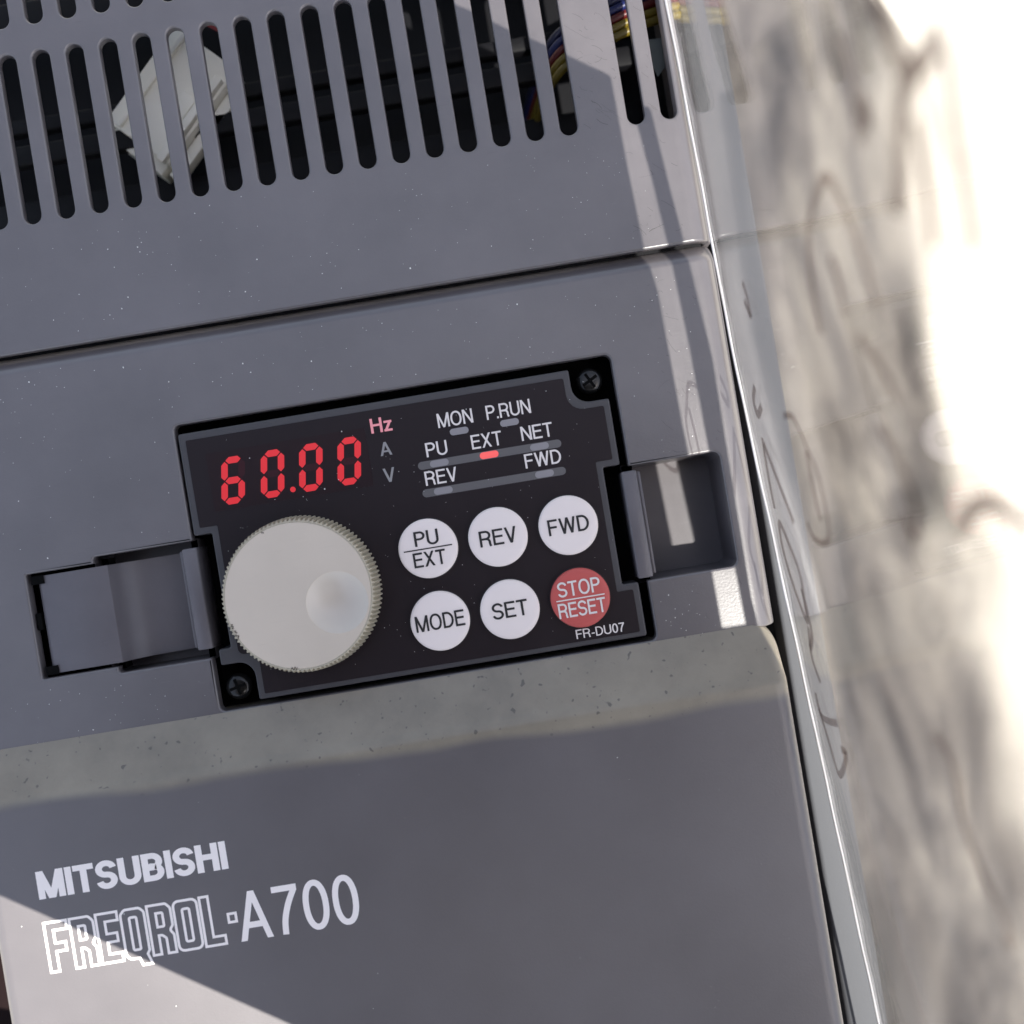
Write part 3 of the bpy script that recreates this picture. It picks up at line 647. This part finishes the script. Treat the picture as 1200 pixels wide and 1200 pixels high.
def sheet_mat():
    m = bpy.data.materials.new('clear_scuffed_plastic'); m.use_nodes = True; t = m.node_tree; t.nodes.clear()
    out = N(m, 'ShaderNodeOutputMaterial'); geo = N(m, 'ShaderNodeNewGeometry')
    ior = N(m, 'ShaderNodeMapRange'); ior.inputs[3].default_value = 1.52; ior.inputs[4].default_value = 1 / 1.52; L(m, geo.outputs['Backfacing'], ior.inputs[0])
    fr = N(m, 'ShaderNodeFresnel'); L(m, ior.outputs[0], fr.inputs['IOR'])
    tr = N(m, 'ShaderNodeBsdfTransparent'); tr.inputs[0].default_value = (.975, .97, .97, 1)
    gl = N(m, 'ShaderNodeBsdfGlossy'); gl.inputs['Roughness'].default_value = .012; gl.inputs['Color'].default_value = (1, 1, 1, 1)
    wt = N(m, 'ShaderNodeTexCoord').outputs['Object']
    wm = N(m, 'ShaderNodeMapping'); wm.inputs['Scale'].default_value = (1, .35, 1); L(m, wt, wm.inputs[0])
    wn = N(m, 'ShaderNodeTexNoise', Scale=90.0, Detail=3.0, Distortion=.8); L(m, wm.outputs[0], wn.inputs['Vector'])
    wb = N(m, 'ShaderNodeBump', Strength=.14, Distance=.0006); L(m, wn.outputs[0], wb.inputs['Height']); L(m, wb.outputs[0], gl.inputs['Normal'])
    tc = N(m, 'ShaderNodeTexCoord').outputs['Object']
    a = N(m, 'ShaderNodeTexNoise', Scale=26.0, Detail=6.0, Roughness=.62, Distortion=.8); L(m, tc, a.inputs['Vector'])
    mp = N(m, 'ShaderNodeMapping'); mp.inputs['Scale'].default_value = (60, 35, 600); L(m, tc, mp.inputs[0])
    b = N(m, 'ShaderNodeTexNoise', Scale=1.0, Detail=4.0); L(m, mp.outputs[0], b.inputs['Vector'])
    mu = N(m, 'ShaderNodeMath', operation='MULTIPLY'); L(m, a.outputs[0], mu.inputs[0]); L(m, b.outputs[0], mu.inputs[1])
    hz = ramp(m, mu.outputs[0], [(.12, (.02,) * 3), (.45, (.13,) * 3)])
    df = N(m, 'ShaderNodeBsdfDiffuse'); df.inputs[0].default_value = (.72, .70, .68, 1)
    tl = N(m, 'ShaderNodeBsdfTranslucent'); tl.inputs[0].default_value = (.72, .70, .68, 1)
    md = N(m, 'ShaderNodeMixShader'); md.inputs[0].default_value = .5; L(m, df.outputs[0], md.inputs[1]); L(m, tl.outputs[0], md.inputs[2])
    m1 = N(m, 'ShaderNodeMixShader'); L(m, hz, m1.inputs[0]); L(m, tr.outputs[0], m1.inputs[1]); L(m, md.outputs[0], m1.inputs[2])
    m2 = N(m, 'ShaderNodeMixShader'); L(m, fr.outputs[0], m2.inputs[0]); L(m, m1.outputs[0], m2.inputs[1]); L(m, gl.outputs[0], m2.inputs[2])
    L(m, m2.outputs[0], out.inputs[0]); return m
sheet = obj('plastic_sheet', V, F, sheet_mat(), None, True)
tag(sheet, 'clear scuffed plastic sheet standing on edge along the right side of the drive', 'plastic sheet')
M_edge = mat('frosted_cut_edge', (.45, .44, .46), .5)
tube('cut_edge', [(sheet_x(y, 0) + TS / 2, y, SZ) for y in range(-170, 160, 8)], .28, M_edge, sheet, 8)
# marker strokes on the sheet: (y, z) in mm on the sheet's plane
M_mark = bpy.data.materials.new('brown_marker_ink'); M_mark.use_nodes = True
t = M_mark.node_tree; t.nodes.clear(); out = N(M_mark, 'ShaderNodeOutputMaterial'); a = N(M_mark, 'ShaderNodeBsdfTransparent'); a.inputs[0].default_value = (.74, .69, .68, 1)
b = N(M_mark, 'ShaderNodeBsdfDiffuse'); b.inputs[0].default_value = (.07, .05, .05, 1); mx = N(M_mark, 'ShaderNodeMixShader'); mx.inputs[0].default_value = .22
L(M_mark, a.outputs[0], mx.inputs[1]); L(M_mark, b.outputs[0], mx.inputs[2]); L(M_mark, mx.outputs[0], out.inputs[0])
M_daub = M_mark.copy(); M_daub.name = 'dark_brown_daub'
M_daub.node_tree.nodes['Mix Shader'].inputs[0].default_value = .6
STROKES = [
 (1.5, True, [(-9.8, 7.5), (-14.0, 5.8), (-20.9, 7.6), (-27.0, 11.5), (-22.8, 13.2), (-18.5, 13.8), (-13.8, 11.0)]),
 (1.4, False, [(5.8, 8.1), (-0.7, 6.7), (-7.1, 6.1)]),
 (1.5, False, [(4.7, 8.3), (-2.4, 12.4), (-9.6, 16.9)]),
 (1.6, False, [(14.8, 10.3), (12.5, 7.6), (9.9, 8.5), (11.1, 12.0)]),
 (1.4, False, [(32.2, 16.2), (29.0, 17.3), (25.8, 17.2)]),
 (1.4, False, [(25.8, 17.2), (29.2, 15.0)]),
 (1.1, False, [(8.2, 24.3), (7.3, 29.6), (2.3, 33.3), (-2.8, 36.2), (-10.6, 35.7), (-12.6, 32.3), (-11.9, 27.0), (-9.4, 25.1)]),
 (1.4, False, [(1.9, 32.6), (-5.0, 32.0), (-9.1, 32.6)]),
 (1.3, False, [(-28.2, 11.7), (-33.9, 9.6), (-38.1, 11.6)]),
 (1.4, False, [(-40.8, 6.6), (-45.0, 7.7), (-44.3, 16.8)]),
 (1.4, False, [(-43.7, 6.7), (-49.5, 8.6), (-54.8, 10.7), (-49.5, 17.8), (-49.1, 15.4)]),
 (1.5, False, [(-21.3, 12.7), (-28.8, 13.3), (-32.3, 9.7)]),
 (1.8, False, [(17.0, 51.6), (25.1, 52.1), (31.2, 55.3), (34.5, 63.2), (30.9, 67.3), (23.7, 70.8), (16.4, 72.2)]),
 (1.6, False, [(25.3, 60.6), (21.7, 61.8), (17.4, 61.4)]),
 (3.2, False, [(36.4, 98.9), (35.6, 94.8), (35.3, 89.9), (32.0, 86.1), (27.5, 83.8), (24.5, 81.8)]),
 (2.6, False, [(46.5, 85.3), (41.0, 87.8), (35.3, 89.9)]),
 (2.4, False, [(34.3, 98.6), (27.8, 97.1), (21.6, 96.8), (16.3, 96.1)]),
 (2.0, False, [(31.5, 89.8), (24.7, 89.7), (18.9, 88.9)]),
 (2.6, False, [(38.3, 78.3), (34.7, 79.1)]),
 (1.6, False, [(46.4, 76.3), (40.2, 77.1), (33.8, 76.4)]),
 (1.5, False, [(14.2, 64.5), (9.7, 69.7), (4.8, 72.3)]),
 (2.2, False, [(-10.4, 79.9), (-7.7, 83.8), (-6.9, 89.9), (-9.7, 96.1)]),
 (1.5, False, [(3.0, 64.4), (-0.5, 68.0), (-6.7, 70.2), (-10.9, 67.5), (-7.7, 66.0)]),
 (1.7, False, [(-36.4, 60.4), (-39.8, 64.5), (-46.5, 63.6), (-52.1, 66.1), (-57.0, 70.7), (-60.4, 68.8)]),
]
for wd, closed, pts in STROKES:
    P = spline(pts, 6, closed); V, F = [], []; ribbon(P, wd, 0, V, F, closed)
    V = [(sheet_x(p[0], p[1]) - .06, p[0], max(0, p[1])) for p in V]
    obj('marker_stroke', V, F, M_daub if wd > 1.9 else M_mark, sheet)

# ------------------------------------------------------------------ unseen card added overhead, its outline cut to shape the drive's sun and shade
ZB = 260.0
shade = [(-250, 118), (-30, 116), (-4, 100), (4.9, 94.4), (8.1, 92.4), (14.2, 88.0), (20.6, 84.0), (31.3, 76.6), (31.6, 60.5), (32.2, 44.4), (33.4, 36), (33.9, 10.4), (34.8, -15.4), (35.0, -28.3),
         (40.0, -28.3), (39.7, -16.2), (38.5, 5.3), (38.1, 24), (37.4, 41), (36.4, 55), (35.0, 69.5), (37.6, 69.5), (38.7, 55), (39.9, 42), (41.4, 22), (41.3, -23), (42.0, -30), (43.2, -36), (43.6, -60), (43.6, -125), (46, -250), (70, -430),
         (-250, -430)]
gap = [(-14, -111), (-31, -99.7), (-55.5, -83.4), (-78, -68.6), (-95.6, -57.0), (-104.2, -51.4), (-124, -38), (-136, -62), (-122, -88), (-60, -110)]  # opening cut in the added card to let the lower-left sun patch through
board = plate('added_shade_card', [[(x + ZB * TX, y + ZB * TY) for x, y in lp] for lp in (shade, gap)], ZB + 2, 2, M_board)
tag(board, 'added dark card above the drive, out of view, cut to shape the sun and shade on its front', 'card')

# ------------------------------------------------------------------ hairline scuffs on the covers' right side
V, F = [], []; rs = random.Random(11)
def scuff(cx, cy, ang, ln, wd, bow, z=.012):
    pts = []
    for k in range(7):
        t_ = (k / 6 - .5) * ln; q = bow * (1 - (2 * k / 6 - 1) ** 2) + rs.uniform(-.03, .03)
        x = cx + t_ * math.cos(ang) - q * math.sin(ang); y = cy + t_ * math.sin(ang) + q * math.cos(ang)
        if x > XS - .2 or y < -27 or 40.0 < y < 44.6: return
        if 67 < y < 99.3 and any(abs(x - sx_) < SW + .15 for sx_, a_, b_ in slots): return
        if -17.5 < y < 5.6 and 22 < x < 40.4: return
        pts.append((x, y))
    ribbon(pts, wd, z, V, F)
for _ in range(120): scuff(rs.uniform(24.5, 40), rs.uniform(67, 104), rs.choice((-.75, -.75, -.6, -.95, .4)) + rs.uniform(-.15, .15), rs.choice((.6, .9, 1.2, 1.6, 2.4, 5.0)), rs.uniform(.02, .06), rs.uniform(-.3, .3))
for _ in range(90): scuff(rs.uniform(31, 40.5), rs.uniform(-27, 67), rs.choice((-.6, -.45, -.8, 1.9, .3)) + rs.uniform(-.25, .25), rs.choice((.4, .6, .9, 1.3, 3.0)), rs.uniform(.02, .06), rs.uniform(-.3, .3))
o = obj('scuffs', V, F, mat('scuffed_grey', (.062, .058, .058), .6, .3), drive); o['kind'] = 'stuff'; o['label'] = 'hairline scuffs on the right side of the covers'
# ------------------------------------------------------------------ dust
V, F = [], []
def fleck(x, y, z, r):
    b = len(V); a = random.uniform(0, 6.28)
    for k in range(4): V.append((x + r * random.uniform(.6, 1.2) * math.cos(a + k * 1.57), y + r * random.uniform(.6, 1.2) * math.sin(a + k * 1.57), z + random.uniform(.0, .05)))
    V.append((x, y, z + r * .8)); F.extend([(b + k, b + (k + 1) % 4, b + 4) for k in range(4)])
def rsize(): return random.choice((.05, .06, .07, .08, .09, .11)) if random.random() < .93 else random.uniform(.14, .2)
for _ in range(150): fleck(random.uniform(-95, 38), random.uniform(46, 66), .01, rsize())
for _ in range(120): fleck(random.uniform(-98, 40), random.uniform(27, 40), .01, rsize())
for _ in range(60): fleck(random.uniform(-98, -61), random.choice((random.uniform(5, 27), random.uniform(-28, -18.5))), .01, rsize())
for _ in range(40): fleck(random.uniform(24, 38), random.choice((random.uniform(6, 27), random.uniform(-28, -18.5))), .01, rsize())
for _ in range(170): fleck(random.uniform(-100, 42), random.uniform(-110, -41), ZT, rsize())
for _ in range(170):
    x, y = random.uniform(-54, 18), random.uniform(-24, 22)
    if math.hypot(x - DX, y - DY) > 15 and all(math.hypot(x - bx, y - by) > 6 for bx in BX for by in BY): fleck(x, y, ZF + .01, rsize() * .8)
d = obj('dust', V, F, mat('pale_dust', (.7, .68, .66), .8)); tag(d, 'fine pale dust flecks scattered over the covers and panel', 'dust', kind='stuff')
# children keep their world places although the drive's origin is at its base
bpy.context.view_layer.update()
for o in list(drive.children): o.matrix_parent_inverse = INV
